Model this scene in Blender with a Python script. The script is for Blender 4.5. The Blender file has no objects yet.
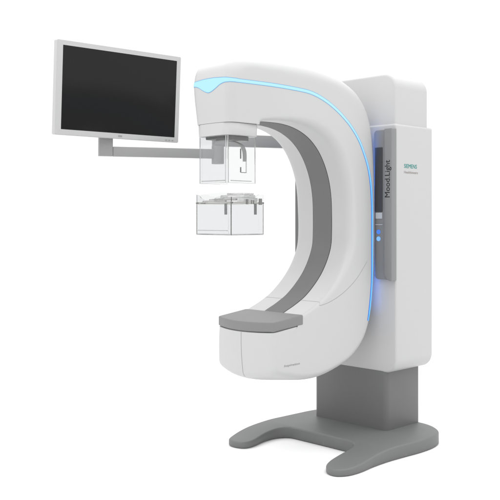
import bpy, bmesh, math
from mathutils import Vector, Matrix
from mathutils.bvhtree import BVHTree

scene = bpy.context.scene
COL = scene.collection
PI = math.pi

# ------------------------------------------------------------------ materials
def mat(name, color, rough=0.4, spec=0.5, coat=0.0, bump=0.0, bump_scale=400.0, metallic=0.0, trans=0.0, ior=1.45, mottle=0.0):
    m = bpy.data.materials.new(name); m.use_nodes = True
    nt = m.node_tree; b = nt.nodes['Principled BSDF']
    b.inputs['Base Color'].default_value = (*color, 1)
    b.inputs['Roughness'].default_value = rough
    b.inputs['Specular IOR Level'].default_value = spec
    b.inputs['Coat Weight'].default_value = coat
    b.inputs['Metallic'].default_value = metallic
    b.inputs['Transmission Weight'].default_value = trans
    b.inputs['IOR'].default_value = ior
    tc = nt.nodes.new('ShaderNodeTexCoord')
    if bump:
        n = nt.nodes.new('ShaderNodeTexNoise'); n.inputs['Scale'].default_value = bump_scale
        n.inputs['Detail'].default_value = 3
        nt.links.new(tc.outputs['Object'], n.inputs['Vector'])
        bp = nt.nodes.new('ShaderNodeBump'); bp.inputs['Strength'].default_value = bump
        bp.inputs['Distance'].default_value = 0.0008
        nt.links.new(n.outputs['Fac'], bp.inputs['Height']); nt.links.new(bp.outputs['Normal'], b.inputs['Normal'])
    if mottle:
        n2 = nt.nodes.new('ShaderNodeTexNoise'); n2.inputs['Scale'].default_value = 6.0; n2.inputs['Detail'].default_value = 5
        nt.links.new(tc.outputs['Object'], n2.inputs['Vector'])
        mr = nt.nodes.new('ShaderNodeMapRange')
        mr.inputs['To Min'].default_value = rough * (1 - mottle); mr.inputs['To Max'].default_value = rough * (1 + mottle)
        nt.links.new(n2.outputs['Fac'], mr.inputs['Value']); nt.links.new(mr.outputs['Result'], b.inputs['Roughness'])
    return m

def emit(name, color, strength, color_top=None, z0=0, z1=1):
    m = bpy.data.materials.new(name); m.use_nodes = True
    nt = m.node_tree; nt.nodes.remove(nt.nodes['Principled BSDF'])
    e = nt.nodes.new('ShaderNodeEmission'); e.inputs['Color'].default_value = (*color, 1)
    e.inputs['Strength'].default_value = strength
    if color_top:
        tc = nt.nodes.new('ShaderNodeTexCoord'); sx = nt.nodes.new('ShaderNodeSeparateXYZ')
        nt.links.new(tc.outputs['Object'], sx.inputs[0])
        mr = nt.nodes.new('ShaderNodeMapRange'); mr.inputs['From Min'].default_value = z0; mr.inputs['From Max'].default_value = z1
        nt.links.new(sx.outputs['Z'], mr.inputs['Value'])
        mx = nt.nodes.new('ShaderNodeMix'); mx.data_type = 'RGBA'
        mx.inputs['A'].default_value = (*color, 1); mx.inputs['B'].default_value = (*color_top, 1)
        nt.links.new(mr.outputs['Result'], mx.inputs['Factor']); nt.links.new(mx.outputs['Result'], e.inputs['Color'])
    nt.links.new(e.outputs[0], nt.nodes['Material Output'].inputs['Surface'])
    return m

M = {}
M['shell'] = mat('white_shell_plastic', (0.466, 0.466, 0.468), 0.42, 0.4, bump=0.05, bump_scale=900, mottle=0.12)
M['shell2'] = mat('white_housing_plastic', (0.466, 0.466, 0.469), 0.45, 0.4, bump=0.05, bump_scale=900, mottle=0.12)
M['base'] = mat('grey_base_paint', (0.152, 0.154, 0.154), 0.5, 0.4, bump=0.12, bump_scale=1200, mottle=0.15)
M['ped'] = mat('grey_pedestal_paint', (0.133, 0.134, 0.134), 0.45, 0.4, bump=0.08, bump_scale=1200, mottle=0.15)
M['pad'] = mat('grey_detector_cover', (0.19, 0.19, 0.19), 0.5, 0.35, bump=0.1, bump_scale=1200)
M['strip'] = mat('grey_inner_track', (0.31, 0.31, 0.312), 0.5, 0.35, bump=0.1, bump_scale=1000)
M['console'] = mat('grey_console_plastic', (0.21, 0.213, 0.215), 0.4, 0.4, bump=0.05, bump_scale=1000)
M['arm'] = mat('grey_arm_paint', (0.26, 0.26, 0.262), 0.4, 0.4, bump=0.05, bump_scale=1000)
M['dark'] = mat('dark_gap', (0.02, 0.02, 0.022), 0.6, 0.2)
M['seam'] = mat('seam_shadow_gap', (0.22, 0.22, 0.22), 0.7, 0.1)
M['apert'] = mat('dark_collimator_glass', (0.025, 0.025, 0.026), 0.5, 0.5)
M['acryl'] = mat('clear_acrylic', (0.875, 0.88, 0.885), 0.02, 0.5, trans=1.0, ior=1.47)
M['acryl_g'] = mat('clear_acrylic_edge', (0.62, 0.62, 0.60), 0.12, 0.5, trans=0.9, ior=1.47)
M['frost'] = mat('frosted_acrylic', (0.88, 0.88, 0.875), 0.2, 0.5, trans=0.75, ior=1.47)
M['clip'] = mat('grey_clip_plastic', (0.16, 0.16, 0.155), 0.4, 0.4)
M['bezel'] = mat('white_bezel_plastic', (0.44, 0.44, 0.44), 0.35, 0.45, bump=0.03, bump_scale=900)
M['screen'] = mat('black_screen_glass', (0.003, 0.003, 0.003), 0.17, 0.4, mottle=0.05)
M['disp'] = mat('dark_display_glass', (0.05, 0.052, 0.056), 0.45, 0.5)
M['teal'] = mat('teal_print', (0.0, 0.22, 0.2), 0.5, 0.2)
M['sand'] = mat('orange_print', (0.28, 0.25, 0.24), 0.5, 0.2)
M['ink'] = mat('black_print', (0.015, 0.015, 0.017), 0.5, 0.2)
M['greyink'] = mat('grey_print', (0.28, 0.28, 0.28), 0.5, 0.2)
M['key'] = mat('pale_key_plastic', (0.45, 0.47, 0.5), 0.4, 0.4)
M['led'] = emit('led_line', (0.18, 0.58, 1.0), 1.15, (0.46, 0.80, 0.98), 1.35, 1.75)
M['led_edge'] = emit('led_line_edge', (0.04, 0.20, 0.95), 0.9, (0.26, 0.55, 0.9), 1.35, 1.75)
M['added_glow'] = emit('added_back_glow', (0.08, 0.27, 1.0), 10.0)  # for the added, hidden strips that tint the column blue
M['dot'] = emit('status_light_blue', (0.10, 0.28, 0.95), 0.9)
M['dot2'] = emit('status_light_bright', (0.22, 0.5, 1.0), 1.1)

# ------------------------------------------------------------------ helpers
def empty(name, loc=(0, 0, 0), rot=(0, 0, 0)):
    o = bpy.data.objects.new(name, None); o.empty_display_size = 0.05
    COL.objects.link(o); o.location = loc; o.rotation_euler = rot
    return o

def link(name, bm, m, parent=None, smooth=True, angle=40, label=None, edge_m=None):
    bmesh.ops.recalc_face_normals(bm, faces=bm.faces[:])
    if m in (M.get('acryl'), M.get('acryl_g'), M.get('frost')): smooth = False
    if smooth:
        lim = math.radians(angle)
        for f in bm.faces: f.smooth = True
        for e in bm.edges:
            e.smooth = not (len(e.link_faces) == 2 and e.calc_face_angle(0) > lim)
    me = bpy.data.meshes.new(name); bm.to_mesh(me); bm.free()
    me.materials.append(m)
    if edge_m: me.materials.append(edge_m)
    o = bpy.data.objects.new(name, me); COL.objects.link(o)
    if parent: o.parent = parent
    if label: o['label'] = label
    return o

def box(bm, x0, x1, y0, y1, z0, z1, bev=0.0, seg=3):
    r = bmesh.ops.create_cube(bm, size=1.0)
    vs = r['verts']
    for v in vs:
        v.co = Vector((x0 + (v.co.x + .5) * (x1 - x0), y0 + (v.co.y + .5) * (y1 - y0), z0 + (v.co.z + .5) * (z1 - z0)))
    if bev:
        es = list({e for v in vs for e in v.link_edges})
        bmesh.ops.bevel(bm, geom=es, offset=bev, segments=seg, profile=0.5, affect='EDGES')
    return bm

def prism(pts, a, b, axis='z', bev=0.0, seg=3):
    """closed outline pts (2-D) extruded from a to b along an axis; both rims bevelled"""
    bm = bmesh.new()
    def P(p, t):
        if axis == 'z': return (p[0], p[1], t)
        if axis == 'y': return (p[0], t, p[1])
        return (t, p[0], p[1])
    lo = [bm.verts.new(P(p, a)) for p in pts]; hi = [bm.verts.new(P(p, b)) for p in pts]
    n = len(pts)
    f0 = bm.faces.new(lo); f1 = bm.faces.new(hi)
    for i in range(n): bm.faces.new((lo[i], lo[(i + 1) % n], hi[(i + 1) % n], hi[i]))
    bmesh.ops.recalc_face_normals(bm, faces=bm.faces[:])
    if bev:
        es = list({e for f in (f0, f1) for e in f.edges})
        bmesh.ops.bevel(bm, geom=es, offset=bev, segments=seg, profile=0.5, affect='EDGES')
    return bm

def rrect(x0, x1, y0, y1, r, n=8):
    """rounded rectangle; r = radius or (r00, r10, r11, r01) for corners (x0y0, x1y0, x1y1, x0y1)"""
    if not isinstance(r, (tuple, list)): r = (r,) * 4
    cs = [(x0, y0, PI, r[0], 1, 1), (x1, y0, 1.5 * PI, r[1], -1, 1), (x1, y1, 0, r[2], -1, -1), (x0, y1, .5 * PI, r[3], 1, -1)]
    out = []
    for cx, cy, a0, rr, sx, sy in cs:
        if rr <= 0: out.append((cx, cy)); continue
        for k in range(n + 1):
            a = a0 + .5 * PI * k / n
            out.append((cx + sx * rr + rr * math.cos(a), cy + sy * rr + rr * math.sin(a)))
    return out

def catmull(P, n):
    """resample a list of tuples with a centripetal-ish Catmull-Rom, n samples per span"""
    P = [Vector(p) for p in P]
    out = []
    for i in range(len(P) - 1):
        p0 = P[max(i - 1, 0)]; p1 = P[i]; p2 = P[i + 1]; p3 = P[min(i + 2, len(P) - 1)]
        if i == 0: p0 = p1 * 2 - p2
        if i == len(P) - 2: p3 = p2 * 2 - p1
        for k in range(n):
            t = k / n
            out.append(0.5 * ((2 * p1) + (p2 - p0) * t + (2 * p0 - 5 * p1 + 4 * p2 - p3) * t * t + (3 * p1 - p0 - 3 * p2 + p3) * t ** 3))
    out.append(P[-1]); return out

def closed_catmull(P, n):
    P = [Vector(p) for p in P]; N = len(P); out = []
    for i in range(N):
        p0, p1, p2, p3 = P[i - 1], P[i], P[(i + 1) % N], P[(i + 2) % N]
        for k in range(n):
            t = k / n
            out.append(0.5 * ((2 * p1) + (p2 - p0) * t + (2 * p0 - 5 * p1 + 4 * p2 - p3) * t * t + (3 * p1 - p0 - 3 * p2 + p3) * t ** 3))
    return out

def cyl(bm, p0, p1, r0, r1=None, n=32, bev=0.0):
    r1 = r0 if r1 is None else r1
    p0 = Vector(p0); p1 = Vector(p1); d = p1 - p0
    r = bmesh.ops.create_cone(bm, cap_ends=True, segments=n, radius1=r0, radius2=r1, depth=d.length)
    q = d.to_track_quat('Z', 'Y')
    for v in r['verts']: v.co = q @ v.co + (p0 + p1) / 2
    if bev:
        es = [e for e in {e for v in r['verts'] for e in v.link_edges} if any(len(f.verts) > 4 for f in e.link_faces)]
        bmesh.ops.bevel(bm, geom=es, offset=bev, segments=3, profile=0.5, affect='EDGES')

def text(name, body, size, loc, basis, m, parent, bold=0.0, shear=0.0, width=None):
    """printed lettering: a thin mesh; basis = (right, up) vectors of the surface"""
    cu = bpy.data.curves.new(name, 'FONT'); cu.body = body; cu.size = size; cu.shear = shear
    cu.extrude = 0.0004; cu.offset = bold; cu.resolution_u = 3
    t = bpy.data.objects.new(name, cu); COL.objects.link(t)
    dg = bpy.context.evaluated_depsgraph_get(); dg.update()
    me = bpy.data.meshes.new_from_object(t.evaluated_get(dg))
    bpy.data.objects.remove(t); bpy.data.curves.remove(cu)
    xs = [v.co.x for v in me.vertices]; x0, x1 = min(xs), max(xs)
    k = (width / (x1 - x0)) if width else 1.0
    r, u = Vector(basis[0]).normalized(), Vector(basis[1]).normalized(); n = r.cross(u)
    for v in me.vertices:
        c = v.co; v.co = Vector(loc) + r * ((c.x - x0) * k) + u * c.y + n * (c.z + 0.0002)
    me.name = name; me.materials.clear(); me.materials.append(m)
    o = bpy.data.objects.new(name, me); COL.objects.link(o); o.parent = parent
    return o

def smooth01(t): t = min(1, max(0, t)); return t * t * (3 - 2 * t)

# ------------------------------------------------------------------ setting
def make_floor():
    bm = bmesh.new()
    vs = [bm.verts.new(p) for p in ((-4.2, -4.2, 0), (4.2, -4.2, 0), (4.2, 4.2, 0), (-4.2, 4.2, 0))]
    bm.faces.new(vs)
    m = mat('white_studio_floor', (0.87, 0.87, 0.87), 0.9, 0.0)
    o = link('floor', bm, m, smooth=False); o['kind'] = 'structure'
make_floor()

# ------------------------------------------------------------------ the machine
MA = empty('mammography_machine')
MA['label'] = 'white medical imaging machine with C-shaped arm, blue light line and grey U-shaped base'
MA['category'] = 'imaging machine'

# --- base plate: U shape with two forward prongs that thin out towards the tips
BX = 0.035
half = [(0, .335), (.15, .335), (.26, .325), (.345, .285), (.408, .22), (.438, .12), (.443, 0), (.434, -.12), (.426, -.25), (.430, -.38),
        (.442, -.49), (.436, -.575), (.405, -.625), (.362, -.632), (.318, -.605), (.285, -.54), (.268, -.45), (.262, -.375), (.250, -.315),
        (.220, -.275), (.170, -.262), (.08, -.260), (0, -.260)]
left = [(-.16, -.262), (-.205, -.272), (-.238, -.315), (-.245, -.375), (-.236, -.44), (-.214, -.52), (-.210, -.575), (-.235, -.608), (-.288, -.618), (-.335, -.598),
        (-.368, -.535), (-.392, -.46), (-.404, -.38), (-.402, -.26), (-.396, -.12), (-.392, 0), (-.385, .12), (-.36, .22), (-.30, .285), (-.22, .325), (-.10, .335)]
loop = half + [(x - BX, y) for x, y in left]
out = closed_catmull([(x, y, 0) for x, y in loop], 6)
def base_top(y): return .036 + .031 * smooth01((y + .62) / .45)
bm = bmesh.new()
rings = []
profile = [(0.0, .008), (0.0, .012), (0.0, -1), (.0015, -2), (.004, -3)]
def inset(pts, d):
    res = []; n = len(pts)
    for i in range(n):
        t = (pts[(i + 1) % n] - pts[i - 1]); t.normalize()
        nn = Vector((t.y, -t.x, 0))      # outline runs clockwise seen from above -> right side is inside
        res.append(pts[i] + nn * d)
    return res
for d, kind in [(.003, 'b0'), (.0, 'b1'), (.0, 't0'), (.0015, 't1'), (.005, 't2'), (.009, 't3')]:
    ps = inset(out, d); ring = []
    for p in ps:
        T = .067
        z = {'b0': .003, 'b1': .006, 't0': T - .009, 't1': T - .0045, 't2': T - .0012, 't3': T}[kind]
        ring.append(bm.verts.new((p.x + BX, p.y, z)))
    rings.append(ring)
for a, b in zip(rings[:-1], rings[1:]):
    n = len(a)
    for i in range(n): bm.faces.new((a[i], a[(i + 1) % n], b[(i + 1) % n], b[i]))
# fill caps with strips: triangulate the polygon
for ring in (rings[0], rings[-1]):
    bm.faces.new(ring)
for k in range(26):
    bmesh.ops.bisect_plane(bm, geom=bm.verts[:] + bm.edges[:] + bm.faces[:], plane_co=(0, -.62 + .02 * k, 0), plane_no=(0, 1, 0))
for v in bm.verts:
    if v.co.z > .03: v.co.z -= .067 - base_top(v.co.y)
bmesh.ops.triangulate(bm, faces=[f for f in bm.faces if len(f.verts) > 4], ngon_method='EAR_CLIP')
base = link('base', bm, M['base'], MA, angle=50)
for x, y in ((.435, .13), (-.35, .13), (.415, -.57), (-.30, -.57), (.43, -.12), (-.36, -.12)):
    bm = bmesh.new(); cyl(bm, (x, y, 0), (x, y, .0040), .022, .020, 24)
    link('levelling_foot', bm, M['dark'], base)

# --- pedestal
bm = prism(rrect(-.271, .243, .022, .340, .028), .064, .42)
link('pedestal', bm, M['ped'], MA)

# --- column housing, lower and upper shell
bm = prism(rrect(-.31, .31, .383, 1.7215, (.076, .076, .016, .016), 12), .02, .362, 'y', bev=.012, seg=4)
hous = link('column_housing', bm, M['shell2'], MA)
bm = prism(rrect(-.303, .303, 1.650, 1.996, (.002, .002, .085, .085), 12), .027, .325, 'y', bev=.014, seg=4)
link('column_top_cover', bm, M['shell2'], MA)

# --- side console with display and mood lettering
def console(s):
    bm = prism([(s * x, z) for x, z in rrect(.180, .3065, .886, 1.690, (.03, .006, .006, .02), 8)], -.004, .0215, 'y', bev=.004)
    body = link('console_body', bm, M['console'], MA)
    bm = prism([(s * x, z) for x, z in rrect(.259, .3090, .882, 1.693, (.042, .004, .004, .007), 12)], -.020, .0225, 'y', bev=.003)
    link('cover_panel', bm, M['console'], body)
    bm = prism([(s * x, z) for x, z in rrect(.188, .238, 1.249, 1.596, .004, 4)], -.0075, -.003, 'y', bev=.001, seg=1)
    link('display', bm, M['disp'], body)
    bm = prism([(s * x, z) for x, z in rrect(.192, .236, 1.212, 1.245, .003, 4)], -.0075, -.003, 'y', bev=.001, seg=1)
    link('key', bm, M['key'], body)
    bm = prism([(s * x, z) for x, z in rrect(.190, .238, 1.178, 1.182, .001, 2)], -.0065, -.003, 'y'); link('divider_line', bm, M['key'], body)
    for z, r, mm in ((1.141, .0125, 'dot'), (1.104, .0125, 'dot2')):
        bm = bmesh.new(); cyl(bm, (s * .211, -.0065, z), (s * .211, -.003, z), r, n=32)
        link('status_light', bm, M[mm], body)
    return body
cb = console(1)
text('console_lettering', 'Mood.Light', .047, (.2965, -.0202, 1.326), ((0, 0, 1), (-1, 0, 0)), M['ink'], cb, bold=.0, width=.198)

# brand lettering on the near side of the housing
text('brand_lettering', 'SIEMENS', .031, (.3103, .090, 1.486), ((0, 1, 0), (0, 0, 1)), M['teal'], hous, bold=.0, width=.118)
text('brand_lettering', 'Healthineers', .019, (.3103, .090, 1.457), ((0, 1, 0), (0, 0, 1)), M['sand'], hous, bold=.0, width=.128)

# --- C-arm, lofted from the bottom of the head round to the front of the detector body
ST = [ # inner y,z , outer y,z , r_inner, r_outer, front bulge
    (-.824, 1.664, -1.028, 1.664, .028, .044, .010),
    (-.824, 1.672, -1.032, 1.710, .028, .046, .010),
    (-.816, 1.680, -1.037, 1.768, .028, .048, .010),
    (-.800, 1.684, -1.040, 1.828, .026, .050, .010),
    (-.772, 1.687, -1.038, 1.884, .026, .054, .010),
    (-.738, 1.689, -1.018, 1.938, .028, .060, .006),
    (-.690, 1.690, -.950, 1.969, .030, .066, .0),
    (-.625, 1.689, -.820, 1.983, .034, .072, .0),
    (-.548, 1.680, -.662, 1.990, .040, .078, .0),
    (-.470, 1.659, -.512, 1.986, .046, .080, .0),
    (-.395, 1.622, -.370, 1.968, .052, .078, .0),
    (-.330, 1.566, -.243, 1.936, .056, .076, .0),
    (-.280, 1.495, -.135, 1.880, .058, .070, .0),
    (-.244, 1.410, -.062, 1.788, .058, .062, .0),
    (-.226, 1.320, -.026, 1.658, .056, .056, .0),
    (-.222, 1.230, -.006, 1.460, .052, .050, .0),
    (-.222, 1.150, .003, 1.240, .048, .046, .0),
    (-.228, 1.070, .001, 1.020, .042, .044, .0),
    (-.258, .995, -.012, .840, .036, .044, .0),
    (-.305, .925, -.040, .690, .030, .044, .0),
    (-.365, .865, -.100, .565, .025, .044, .0),
    (-.435, .812, -.205, .480, .021, .044, .0),
    (-.510, .774, -.330, .438, .018, .042, .0),
    (-.570, .750, -.460, .414, .016, .040, .0),
    (-.605, .735, -.580, .407, .015, .038, .010),
    (-.622, .722, -.690, .411, .014, .036, .028),
    (-.626, .712, -.775, .424, .014, .028, .042),
    (-.628, .704, -.824, .446, .014, .026, .046),
    (-.628, .697, -.837, .490, .014, .030, .046),
    (-.628, .692, -.845, .580, .014, .030, .046),
    (-.628, .687, -.846, .663, .014, .030, .046),
]
def halfw(y, z):
    k = smooth01((-.25 - y) / .78) * smooth01((z - 1.15) / .35)
    w = .2 - .056 * k
    w -= .014 * min(1, max(0, (1.86 - z) / .2)) * smooth01((-.58 - y) / .30) * smooth01((z - 1.3) / .2)
    return w
stations = catmull([Vector(s) for s in [tuple(s) for s in ST]] if False else [Vector(s) for s in ST], 6)
bm = bmesh.new(); rings = []
for s in stations:
    I = Vector((0, s[0], s[1])); O = Vector((0, s[2], s[3])); ri, ro, bl = s[4], s[5], s[6]
    L = (O - I).length; dr = (O - I) / L
    prof = []   # (offset inwards from side, t) from inner centre to outer centre, as (fraction_of_flat or None, inset, t)
    N1, NA, NS = 9, 9, 12
    for k in range(N1): prof.append(('i', k / N1, 0.0))
    for k in range(NA + 1):
        a = .5 * PI * k / NA; prof.append(('s', ri * (1 - math.sin(a)), ri * (1 - math.cos(a))))
    for k in range(1, NS): prof.append(('s', 0.0, ri + (L - ri - ro) * k / NS))
    for k in range(NA + 1):
        a = .5 * PI * k / NA; prof.append(('s', ro * (1 - math.cos(a)), L - ro * (1 - math.sin(a))))
    for k in range(1, N1 + 1): prof.append(('o', 1 - k / N1, L))
    pts = []
    for kind, a, t in prof:
        P = I + dr * t; w = halfw(P.y, P.z)
        if kind == 's': x = w - a
        elif kind == 'i': x = (w - ri) * a
        else: x = (w - ro) * a
        q = (x / w) ** 2
        P = P - dr * (bl * q * smooth01(t / L * 1.6 - .6))
        pts.append(Vector((x, P.y, P.z)))
    full = pts + [Vector((-p.x, p.y, p.z)) for p in reversed(pts[1:-1])]
    rings.append([bm.verts.new(p) for p in full])
for a, b in zip(rings[:-1], rings[1:]):
    n = len(a)
    for i in range(n): bm.faces.new((a[i], a[(i + 1) % n], b[(i + 1) % n], b[i]))
bm.faces.new(rings[0]); bm.faces.new(rings[-1])
bmesh.ops.recalc_face_normals(bm, faces=bm.faces[:])
TREE = BVHTree.FromBMesh(bm)
carm = link('c_arm', bm, M['shell'], MA, angle=60)

def hit(o, d):
    loc, nor, i, dist = TREE.ray_cast(Vector(o), Vector(d).normalized())
    return loc, nor

def ribbon(name, centres, mid_m, edge_m, parent, off=.0012, ew=.0022):
    """centres: list of (point, across, halfwidth up, halfwidth down); projected points given already"""
    pass

def ribbon_from(name, rows, m, parent, off):
    """rows: list of lists of (loc, normal); grid mesh lifted off the surface"""
    bm = bmesh.new(); g = []
    for r in rows: g.append([bm.verts.new(l + n * off) for l, n in r])
    for a, b in zip(g[:-1], g[1:]):
        for i in range(len(a) - 1): bm.faces.new((a[i], a[i + 1], b[i + 1], b[i]))
    return link(name, bm, m, parent, angle=80)

# light line: centre line (y, z) on the side face, from the head's front corner to the lower back
LINE = [(-1.0, 1.8545), (-.93, 1.8555), (-.877, 1.856), (-.777, 1.856), (-.675, 1.853), (-.57, 1.847), (-.517, 1.840), (-.461, 1.825), (-.395, 1.799), (-.33, 1.765),
        (-.275, 1.730), (-.229, 1.696), (-.180, 1.650), (-.139, 1.598), (-.093, 1.514), (-.069, 1.446), (-.054, 1.366), (-.048, 1.280), (-.047, 1.205), (-.047, 1.10), (-.047, .98), (-.048, .90), (-.053, .83), (-.067, .735), (-.080, .668)]
line = [Vector((0, p.x, p.y)) for p in catmull([Vector((a, b, 0)) for a, b in LINE], 8)]
def side_rows(s, hw, lo, hi):
    rows = []
    n = len(line)
    for i, p in enumerate(line):
        t = (line[min(i + 1, n - 1)] - line[max(i - 1, 0)]).normalized()
        c = Vector((0, -t.z, t.y))    # across, towards outer side / up
        if c.z < 0 and i < n // 3: c = -c
        k = hw(i / (n - 1))
        row = []
        for j in range(5):
            q = p + c * (k * (lo + (hi - lo) * j / 4))
            l, nn = hit((s * 1.0, q.y, q.z), (-s, 0, 0))
            if l is None: l, nn = Vector((s * .19, q.y, q.z)), Vector((s, 0, 0))
            row.append((l, nn))
        rows.append(row)
    return rows
def hw(t): return .0068 - .0020 * smooth01((t - .25) / .4)
def hwe(t): return hw(t) + .0022 + .0016 * smooth01((t - .35) / .3)
# front part of the light: angles from the head axis, widening into the drooping crest
AXY = -.93
def front_rows(extra, off_top=0.0):
    rows = []
    n = 64
    for i in range(n + 1):
        u = -1 + 2 * i / n; th = u * math.radians(69)
        d = Vector((math.sin(th), -math.cos(th), 0))
        a = abs(u)
        deg = a * 69
        tz = [(0, 1.8725), (20, 1.8720), (45, 1.8680), (60, 1.8630), (69, 1.8618)]
        bz = [(0, 1.8085), (6, 1.8100), (14, 1.8155), (24, 1.8255), (35, 1.8400), (44, 1.8475), (54, 1.8490), (69, 1.8477)]
        def interp(T, d):
            for (a0, b0), (a1, b1) in zip(T[:-1], T[1:]):
                if d <= a1: return b0 + (b1 - b0) * (d - a0) / (a1 - a0)
            return T[-1][1]
        top = interp(tz, deg); bot = interp(bz, deg)
        rows_z = [(top + extra) + ((bot - extra) - (top + extra)) * j / 8 for j in range(9)]
        row = []
        for z in rows_z:
            l, nn = hit((d.x * 1.0, AXY + d.y * 1.0, z), -d)
            row.append((l, nn))
        rows.append(row)
    return rows
for s in (1, -1):
    e = ribbon_from('light_line_edge', side_rows(s, hwe, -1, 1), M['led_edge'], carm, .0010)
    c = ribbon_from('light_line', side_rows(s, hw, -1, 1), M['led'], carm, .0018)
ribbon_from('light_crest_edge', front_rows(.0026), M['led_edge'], carm, .0012)
ribbon_from('light_crest', front_rows(0), M['led'], carm, .0020)
# unseen glowing strips added behind the arm to wash the column in blue
for s in (1, -1):
    bm = bmesh.new(); g = []
    for k in range(41):
        z = .72 + 1.0 * k / 40
        l, nn = hit((s * .176, 1.0, z), (0, -1, 0))
        g.append([bm.verts.new((s * (.176 - .004), l.y + .001, z)), bm.verts.new((s * (.176 + .004), l.y + .001, z))])
    for a, b in zip(g[:-1], g[1:]): bm.faces.new((a[0], a[1], b[1], b[0]))
    link('added_glow_strip', bm, M['added_glow'], carm)

# --- grey track on the inside of the C
def inner_ribbon(name, x0, x1, m, off, i0, i1):
    bm = bmesh.new(); g = []
    sub = stations[i0:i1]
    for a, s in enumerate(sub):
        I = Vector((0, s[0], s[1])); n = (I - Vector((0, s[2], s[3]))).normalized()
        p = I + n * off
        g.append([bm.verts.new((x, p.y, p.z)) for x in (x0, (x0 + x1) / 2, x1)])
        if a in (0, len(sub) - 1): pass
    for a, b in zip(g[:-1], g[1:]):
        for i in range(2): bm.faces.new((a[i], a[i + 1], b[i + 1], b[i]))
    bmesh.ops.solidify(bm, geom=bm.faces[:], thickness=.0)
    return link(name, bm, m, carm)
inner_ribbon('track_gap', -.0672, .0672, M['dark'], .0006, 24, 160)
inner_ribbon('inner_track', -.0650, .0650, M['strip'], .0016, 24, 160)

# seam that crosses the inner surface and runs back over both side faces
def seam_line(name, rows, m=None, w=.0006):
    bm = bmesh.new(); g = []
    n = len(rows)
    for i, (l, nn) in enumerate(rows):
        t = (rows[min(i + 1, n - 1)][0] - rows[max(i - 1, 0)][0]).normalized()
        c = t.cross(nn).normalized()
        g.append([bm.verts.new(l + nn * .0007 + c * w), bm.verts.new(l + nn * .0007 - c * w)])
    for a, b in zip(g[:-1], g[1:]): bm.faces.new((a[0], a[1], b[1], b[0]))
    return link(name, bm, m or M['seam'], carm)
cen = Vector((0, -.30, 1.25))
for s in (1, -1):
    pts = [(.200, -.09, .985), (.200, -.17, .905), (.200, -.25, .850), (.200, -.33, .812), (.200, -.40, .789), (.198, -.46, .778), (.197, -.475, .777)]
    rows = []
    for p in catmull([Vector(p) for p in pts], 6):
        l, nn = hit((s * 1, p.y, p.z), (-s, 0, 0))
        if l is not None: rows.append((l, nn))
    for k in range(0, 15):
        x = .192 - .124 * k / 14
        l, nn = hit((s * x, -.70, 1.20), (0, .235, -.410))
        if l is not None: rows.append((l, nn))
    seam_line('shell_seam', rows)

# centre seam on the front of the lower body
rows = []
for k in range(30):
    z = .662 - .22 * k / 29
    l, nn = hit((.018, -2, z), (0, 1, 0))
    if l is not None: rows.append((l, nn))
seam_line('front_seam', rows, w=.0009)
t_ = text('model_lettering', 'Inspiration', .0145, (.2004, -.735, .500), ((0, 1, 0), (0, 0, 1)), M['greyink'], carm, shear=.2, width=.112)

# --- detector table on the lower body
def table_outline(w, y0, y1, bulge, r=.02):
    pts = []
    n = 16
    for k in range(n + 1):
        x = -w + r + (2 * w - 2 * r) * k / n
        pts.append((x, y0 - bulge * (1 - (x / (w - r)) ** 2)))
    for k in range(7):
        a = -.5 * PI + .5 * PI * k / 6
        pts.append((w - r + r * math.cos(a), y0 + r + r * math.sin(a)))
    pts.append((w, y1 - .01)); pts.append((w - .012, y1)); pts.append((-w + .012, y1)); pts.append((-w, y1 - .01))
    for k in range(7):
        a = PI + .5 * PI * k / 6
        pts.append((-w + r + r * math.cos(a), y0 + r + r * math.sin(a)))
    res = []
    for p in pts:
        if not res or (abs(p[0] - res[-1][0]) + abs(p[1] - res[-1][1])) > 1e-5: res.append(p)
    if abs(res[0][0] - res[-1][0]) + abs(res[0][1] - res[-1][1]) < 1e-5: res.pop()
    return res
def tilted(bm, y0=-.80, k=.105):
    for v in bm.verts: v.co.x *= 1 + max(0, v.co.y - y0) * .21; v.co.z += (v.co.y - y0) * k
    return bm
bm = tilted(prism(table_outline(.1955, -.805, -.594, .040, r=.012), .672, .7185, 'z', bev=.005, seg=4))
link('detector_table', bm, M['pad'], MA)
bm = tilted(prism(table_outline(.1890, -.800, -.610, .038, r=.026), .655, .6745, 'z')); link('table_gap', bm, M['seam'], MA)

# --- collimator collar below the head
def collar(w, y0, y1, z0, z1, b, name, m, rf=.05, rb=.03, w0=None, bev=.002):
    bm = bmesh.new(); rs = []
    def outline(w):
        pts = []
        n = 12
        for k in range(n + 1):
            x = -w + rf + (2 * w - 2 * rf) * k / n
            pts.append((x, y0 - b * (1 - (x / w) ** 2)))
        for k in range(1, 9):
            a = -.5 * PI + .5 * PI * k / 8
            pts.append((w - rf + rf * math.cos(a), y0 + rf + rf * math.sin(a) - b * .3 * (1 - k / 8)))
        for k in range(0, 7):
            a = .5 * PI * k / 6
            pts.append((w - rb + rb * math.cos(a), y1 - rb + rb * math.sin(a)))
        h = len(pts)
        left = [(-x, y) for x, y in reversed(pts[n + 1:])]
        return pts + left
    w0 = w if w0 is None else w0
    for wz, z in ((w0 - bev, z0), (w0, z0 + bev), (w, z1 - bev), (w - bev, z1)):
        rs.append([bm.verts.new((x, y, z)) for x, y in outline(wz)])
    for a, c in zip(rs[:-1], rs[1:]):
        n = len(a)
        for i in range(n): bm.faces.new((a[i], a[(i + 1) % n], c[(i + 1) % n], c[i]))
    bm.faces.new(rs[0]); bm.faces.new(rs[-1])
    return link(name, bm, m, MA, angle=50)
collar(.1265, -1.016, -.826, 1.605, 1.6625, .012, 'collimator_collar', M['shell'], w0=.1235, rf=.044)
collar(.1240, -1.012, -.829, 1.655, 1.667, .011, 'collar_gap', M['seam'])
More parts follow.
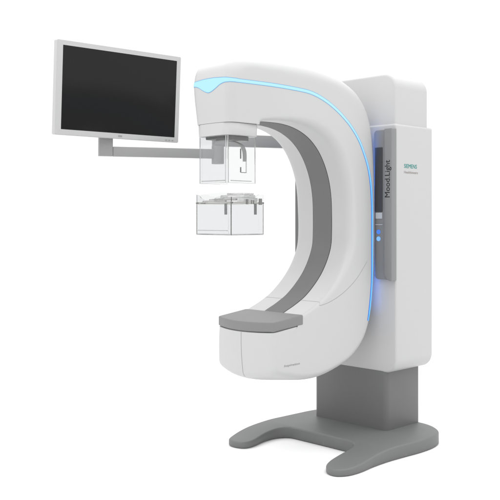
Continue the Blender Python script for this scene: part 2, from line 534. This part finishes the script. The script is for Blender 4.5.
bm = prism(rrect(-.078, .052, -.995, -.865, .012), 1.592, 1.608, 'z', bev=.002); link('collimator_window', bm, M['apert'], MA)
bm = prism(rrect(-.040, .090, -.975, -.850, .03), 1.584, 1.606, 'z', bev=.002); link('filter_plate', bm, M['clip'], MA)

# --- face shield: clear panels hanging below the collar
sh = empty('face_shield', (0, -.92, 1.38)); sh.parent = MA
def S(bm, name, m, parent=None, **k):
    o = link(name, bm, m, parent or sh, **k); return o
OFF = Vector((0, .92, -1.38))
def sbox(name, x0, x1, y0, y1, z0, z1, m, bev=.001, parent=sh, off=OFF):
    bm = bmesh.new(); box(bm, x0 + off.x, x1 + off.x, y0 + off.y, y1 + off.y, z0 + off.z, z1 + off.z, bev, 2)
    return link(name, bm, m, parent)
sbox('front_panel', -.0975, .086, -1.0135, -1.0105, 1.381, 1.603, M['acryl'])
sbox('side_panel', .0945, .0975, -1.003, -.830, 1.381, 1.603, M['acryl'])
sbox('side_panel', -.0975, -.0945, -1.0095, -.830, 1.381, 1.603, M['acryl'])
sbox('corner_post', .0868, .0966, -1.0135, -1.004, 1.380, 1.603, M['acryl'])
sbox('bottom_lip', -.086, .076, -1.0095, -1.006, 1.390, 1.3945, M['acryl_g'])
sbox('bottom_lip', .0905, .0940, -.985, -.850, 1.390, 1.3945, M['acryl_g'])
sbox('edge_trim', .0940, .0985, -.8295, -.8265, 1.381, 1.603, M['acryl_g'])
# curved grey hook and slot latch inside the shield
bm = bmesh.new()
pts = catmull([Vector(p) for p in ((.03, -.93, 1.583), (.055, -.915, 1.576), (.075, -.90, 1.562), (.085, -.893, 1.54), (.087, -.89, 1.515), (.087, -.89, 1.485))], 5)
g = []
for i, p in enumerate(pts):
    t = (pts[min(i + 1, len(pts) - 1)] - pts[max(i - 1, 0)]).normalized(); c = Vector((t.z, 0, -t.x)).normalized(); k = .012 - .002 * i / len(pts)
    g.append([bm.verts.new(p + OFF + c * (-.003) + Vector((0, k, 0))), bm.verts.new(p + OFF + c * .003 + Vector((0, k, 0))),
              bm.verts.new(p + OFF + c * .003 - Vector((0, k, 0))), bm.verts.new(p + OFF + c * (-.003) - Vector((0, k, 0)))])
for a, b in zip(g[:-1], g[1:]):
    for i in range(4): bm.faces.new((a[i], a[(i + 1) % 4], b[(i + 1) % 4], b[i]))
bm.faces.new(g[0]); bm.faces.new(g[-1])
link('hook', bm, M['bezel'], sh)
sbox('latch', .088, .0925, -.922, -.917, 1.497, 1.545, M['clip'], bev=.0005)
sbox('latch', .088, .0925, -.922, -.917, 1.432, 1.457, M['clip'], bev=.0005)
sbox('latch', .088, .0925, -.9165, -.885, 1.4305, 1.4335, M['clip'], bev=.0005)
sbox('latch', .088, .0925, -.8845, -.8815, 1.4305, 1.484, M['acryl_g'], bev=.0005)

# --- compression paddle: clear open box with a clear mounting frame on top
pd = empty('compression_paddle', (0, -.905, 1.135)); pd.parent = MA
PO = Vector((0, .905, -1.135))
def pbox(name, *a, m=None, bev=.001): return sbox(name, *a, m, bev=bev, parent=pd, off=PO)
x0, x1, y0, y1, z0, z1 = -.1225, .1225, -1.011, -.797, 1.137, 1.283
pbox('front_wall', x0, x1, y0, y0 + .003, z0, z1, m=M['acryl'])
pbox('rear_wall', x0, x1, y1 - .003, y1, z0, z1, m=M['acryl'])
pbox('side_wall', x1 - .003, x1, y0 + .0035, y1 - .0035, z0, z1, m=M['acryl'])
pbox('side_wall', x0, x0 + .003, y0 + .0035, y1 - .0035, z0, z1, m=M['acryl'])
pbox('paddle_floor', x0 + .0035, x1 - .0035, y0 + .0035, y1 - .0035, z0, z0 + .003, m=M['acryl'])
# bright bonded edges
for xx in (x0, x1 - .004):
    pbox('edge_bead', xx, xx + .004, y0 - .0015, y0 - .0002, z0, z1, m=M['acryl_g'], bev=.0004)
pbox('edge_bead', x0, x1, y0 - .0015, y0 - .0002, z0 - .003, z0 - .0002, m=M['acryl_g'], bev=.0004)
pbox('edge_bead', x1 + .0002, x1 + .0015, y0, y1, z0 - .003, z0 - .0002, m=M['acryl_g'], bev=.0004)
pbox('edge_bead', x1 + .0002, x1 + .0015, y1 - .004, y1, z0, z1, m=M['acryl_g'], bev=.0004)
pbox('inner_lip', x0 + .006, x1 - .03, y0 + .0045, y0 + .0075, z0 + .018, z0 + .0215, m=M['acryl_g'], bev=.0004)
# rim flange
def ring_frame(name, X0, X1, Y0, Y1, Z0, Z1, t, m):
    bm = bmesh.new()
    for a in ((X0, X1, Y0, Y0 + t), (X0, X1, Y1 - t, Y1), (X0, X0 + t, Y0 + t + .0002, Y1 - t - .0002), (X1 - t, X1, Y0 + t + .0002, Y1 - t - .0002)):
        box(bm, a[0], a[1], a[2] + .905, a[3] + .905, Z0 - 1.135, Z1 - 1.135, .0008, 2)
    return link(name, bm, m, pd)
ring_frame('rim', x0 - .002, x1 + .002, y0 - .002, y1 + .002, z1 + .0005, z1 + .009, .012, M['acryl_g'])
# mounting frame: sloping clear front wall that dips in the middle, rising towards the rear
def wall_profile(name, P, thick, axis, c, m):
    """P: list of (s, z) top profile closed down to z=z1+.0095"""
    bm = prism([(s + (.905 if axis == 'x' else 0), z - 1.135) for s, z in P], c[0] + (0 if axis == 'x' else .905), c[1] + (0 if axis == 'x' else .905), axis, bev=.0005, seg=1)
    return link(name, bm, m, pd)
zb = z1 + .0095
wall_profile('frame_front', [(x0, zb), (x1, zb), (x1, zb + .022), (.07, zb + .026), (.03, zb + .024), (-.02, zb + .012), (-.06, zb + .009), (-.085, zb + .018), (-.105, zb + .034), (x0, zb + .036)], 0, 'y', (y0, y0 + .003), M['acryl'])
wall_profile('frame_side', [(y0 + .0035, zb), (y1, zb), (y1, zb + .036), (y1 - .03, zb + .036), (y1 - .05, zb + .028), (y0 + .05, zb + .026), (y0 + .0035, zb + .022)], 0, 'x', (x1 - .003, x1), M['acryl'])
wall_profile('frame_side', [(y0 + .0035, zb), (y1, zb), (y1, zb + .050), (y1 - .06, zb + .052), (y0 + .05, zb + .040), (y0 + .0035, zb + .036)], 0, 'x', (x0, x0 + .003), M['acryl'])
bm = bmesh.new()
for a in ((-.07, .105, -.94, -.82, zb, zb + .020), (-.045, .100, -.925, -.83, zb + .0205, zb + .034), (-.015, .095, -.91, -.835, zb + .0345, zb + .043)):
    box(bm, a[0], a[1], a[2] + .905, a[3] + .905, a[4] - 1.135, a[5] - 1.135, .0015, 2)
link('mount_block', bm, M['frost'], pd)
pbox('mount_rail', -.10, .06, -.990, -.978, zb + .001, zb + .007, m=M['acryl_g'])
pbox('mount_rail', -.085, .10, -.962, -.950, zb + .009, zb + .015, m=M['acryl_g'])
pbox('dark_clip', .1235, .1275, -.916, -.903, z1 - .002, z1 + .022, m=M['clip'], bev=.0008)
pbox('dark_clip', .1235, .1275, -.882, -.878, z1 - .000, z1 + .018, m=M['clip'], bev=.0008)
pbox('dark_clip', .1235, .1275, -.868, -.864, z1 - .000, z1 + .018, m=M['clip'], bev=.0008)
pbox('dark_clip', .1245, .1285, -.832, -.812, z1 - .004, z1 + .026, m=M['clip'], bev=.0008)
pbox('dark_clip', -.085, -.055, -1.0175, -1.0135, z1 + .001, z1 + .006, m=M['clip'], bev=.0008)
for px, py in ((.060, -.985), (.112, -.843)):
    bm = bmesh.new(); cyl(bm, (px, py + .905, z1 - .05 - 1.135), (px, py + .905, z1 - 1.135), .0068, n=16, bev=.001)
    link('guide_pin', bm, M['arm'], pd)

# --- support arm for the monitor
av = Vector((-.4565, -.8897, 0)); ap = Vector((-av.y, av.x, 0))
P0 = Vector((-.42, .08, 0)); P1 = P0 + av * .521; P2 = P1 + av * .650
def beam(name, A, B, z0, z1, t, m, parent, bev=.004, ext=(0, 0)):
    bm = bmesh.new(); L = (B - A).length
    box(bm, -ext[0], L + ext[1], -t / 2, t / 2, z0, z1, bev, 3)
    d = (B - A).normalized(); R = Matrix(((d.x, -d.y, 0), (d.y, d.x, 0), (0, 0, 1)))
    for v in bm.verts: v.co = R @ v.co + Vector((A.x, A.y, 0))
    return link(name, bm, m, parent)
bm = bmesh.new(); box(bm, -.462, -.289, .062, .20, .80, 1.60, .006, 3)
post = link('arm_bracket', bm, M['ped'], MA)
bm = bmesh.new(); cyl(bm, (P0.x, P0.y + .05, 1.5), (P0.x, P0.y + .05, 1.72), .038, n=40, bev=.003)
link('bracket_pin', bm, M['arm'], post)
beam('rear_link', P0 + Vector((0, .05, 0)), P1 + Vector((0, 0, 0)), 1.632, 1.702, .045, M['arm'], MA, ext=(0, .03))
bm = bmesh.new(); cyl(bm, (P1.x, P1.y, 1.532), (P1.x, P1.y, 1.6315), .036, n=40, bev=.002)
link('arm_pivot', bm, M['arm'], MA)
beam('front_link', P1, P2, 1.560, 1.614, .042, M['arm'], MA, ext=(.03, -.0405))

# ------------------------------------------------------------------ the monitor
MW, MH, MT = .795, .500, .034
mc = (-.872, -.914, 1.9055)
MO = empty('monitor', mc)
nrm = Vector((.9972, -.0754, 0))
rz = math.atan2(nrm.x, -nrm.y)      # local -Y is the screen's facing direction
MO.rotation_euler = (math.radians(3.3), 0, rz)
MO['label'] = 'wide flat monitor with white bezel and dark screen on a grey arm'
MO['category'] = 'monitor'
bz = .030
bm = prism(rrect(-MW / 2, MW / 2, -MH / 2, MH / 2, .008, 5), 0, MT, 'y', bev=.003, seg=3)
link('back_case', bm, M['bezel'], MO)
# front bezel as a ring
bm = bmesh.new()
o_ = rrect(-MW / 2 + .0025, MW / 2 - .0025, -MH / 2 + .0025, MH / 2 - .0025, .007, 5); i_ = rrect(-MW / 2 + bz + .004, MW / 2 - bz, -MH / 2 + bz, MH / 2 - bz + .003, .001, 5)
ri_ = [[bm.verts.new((x, y, z)) for x, z in P] for P, y in ((o_, .001), (o_, -.002), (i_, -.003), (i_, .0005))]
for a, b in zip(ri_[:-1], ri_[1:]):
    n = len(a)
    for i in range(n): bm.faces.new((a[i], a[(i + 1) % n], b[(i + 1) % n], b[i]))
link('bezel', bm, M['bezel'], MO)
bm = bmesh.new(); box(bm, -MW / 2 + bz + .0035, MW / 2 - bz + .0005, -.0012, -.0002, -MH / 2 + bz - .0005, MH / 2 - bz + .0035)
link('screen', bm, M['screen'], MO)
bm = bmesh.new(); box(bm, -.012, .012, -.0040, -.0028, -MH / 2 + .011, -MH / 2 + .020, .0005, 1)
link('badge', bm, M['greyink'], MO)
for k in range(3):
    bm = bmesh.new(); x = MW / 2 - .05 - .022 * k; box(bm, x, x + .012, -.0040, -.0028, -MH / 2 + .010, -MH / 2 + .014, .0004, 1)
    link('button', bm, M['arm'], MO)
bm = bmesh.new(); box(bm, -.13, .13, MT - .001, MT + .022, -.09, .12, .008, 3); link('rear_cover', bm, M['bezel'], MO)
# stem that drops from the back of the monitor to the arm
bm = bmesh.new(); d = av
box(bm, -.040, .038, -.021, .021, 1.5605, 1.83, .004, 3)
R = Matrix(((d.x, -d.y, 0), (d.y, d.x, 0), (0, 0, 1)))
Q = P2 + av * .0
for v in bm.verts: v.co = R @ v.co + Vector((Q.x, Q.y, 0))
mw = Matrix.LocRotScale(Vector(mc), MO.rotation_euler, None).inverted()
for v in bm.verts: v.co = mw @ v.co
link('stem', bm, M['arm'], MO)

# ------------------------------------------------------------------ light
w = bpy.data.worlds.new('World'); scene.world = w; w.use_nodes = True
w.node_tree.nodes['Background'].inputs['Color'].default_value = (1, 1, 1, 1)
w.node_tree.nodes['Background'].inputs['Strength'].default_value = 1.08

def area(name, loc, target, size, power, size_y=None, color=(1, 1, 1)):
    l = bpy.data.lights.new(name, 'AREA'); l.energy = power; l.color = color
    l.shape = 'RECTANGLE'; l.size = size; l.size_y = size_y or size
    o = bpy.data.objects.new(name, l); COL.objects.link(o); o.location = loc
    o.rotation_euler = (Vector(target) - Vector(loc)).to_track_quat('-Z', 'Y').to_euler()
    return o
area('softbox_overhead', (0, -.3, 4.7), (0, -.3, 0), 9.5, 1.45 * PI * 90, 9.5)
area('softbox_front', (-1.6, -4.4, 2.2), (0, 0, 1.0), 2.0, 12)

# ------------------------------------------------------------------ camera
cam = bpy.data.cameras.new('camera'); co = bpy.data.objects.new('camera', cam); COL.objects.link(co)
co.location = (3.027, -3.7358, 1.216); co.rotation_euler = (PI / 2, 0, math.atan2(.7140, .7001))
cam.sensor_width = 36; cam.lens = 858 / 500 * 36; cam.shift_y = -32 / 500; cam.clip_end = 200
scene.camera = co
vs = scene.view_settings; vs.view_transform = 'Standard'; vs.look = 'None'; vs.gamma = 1; vs.exposure = 0
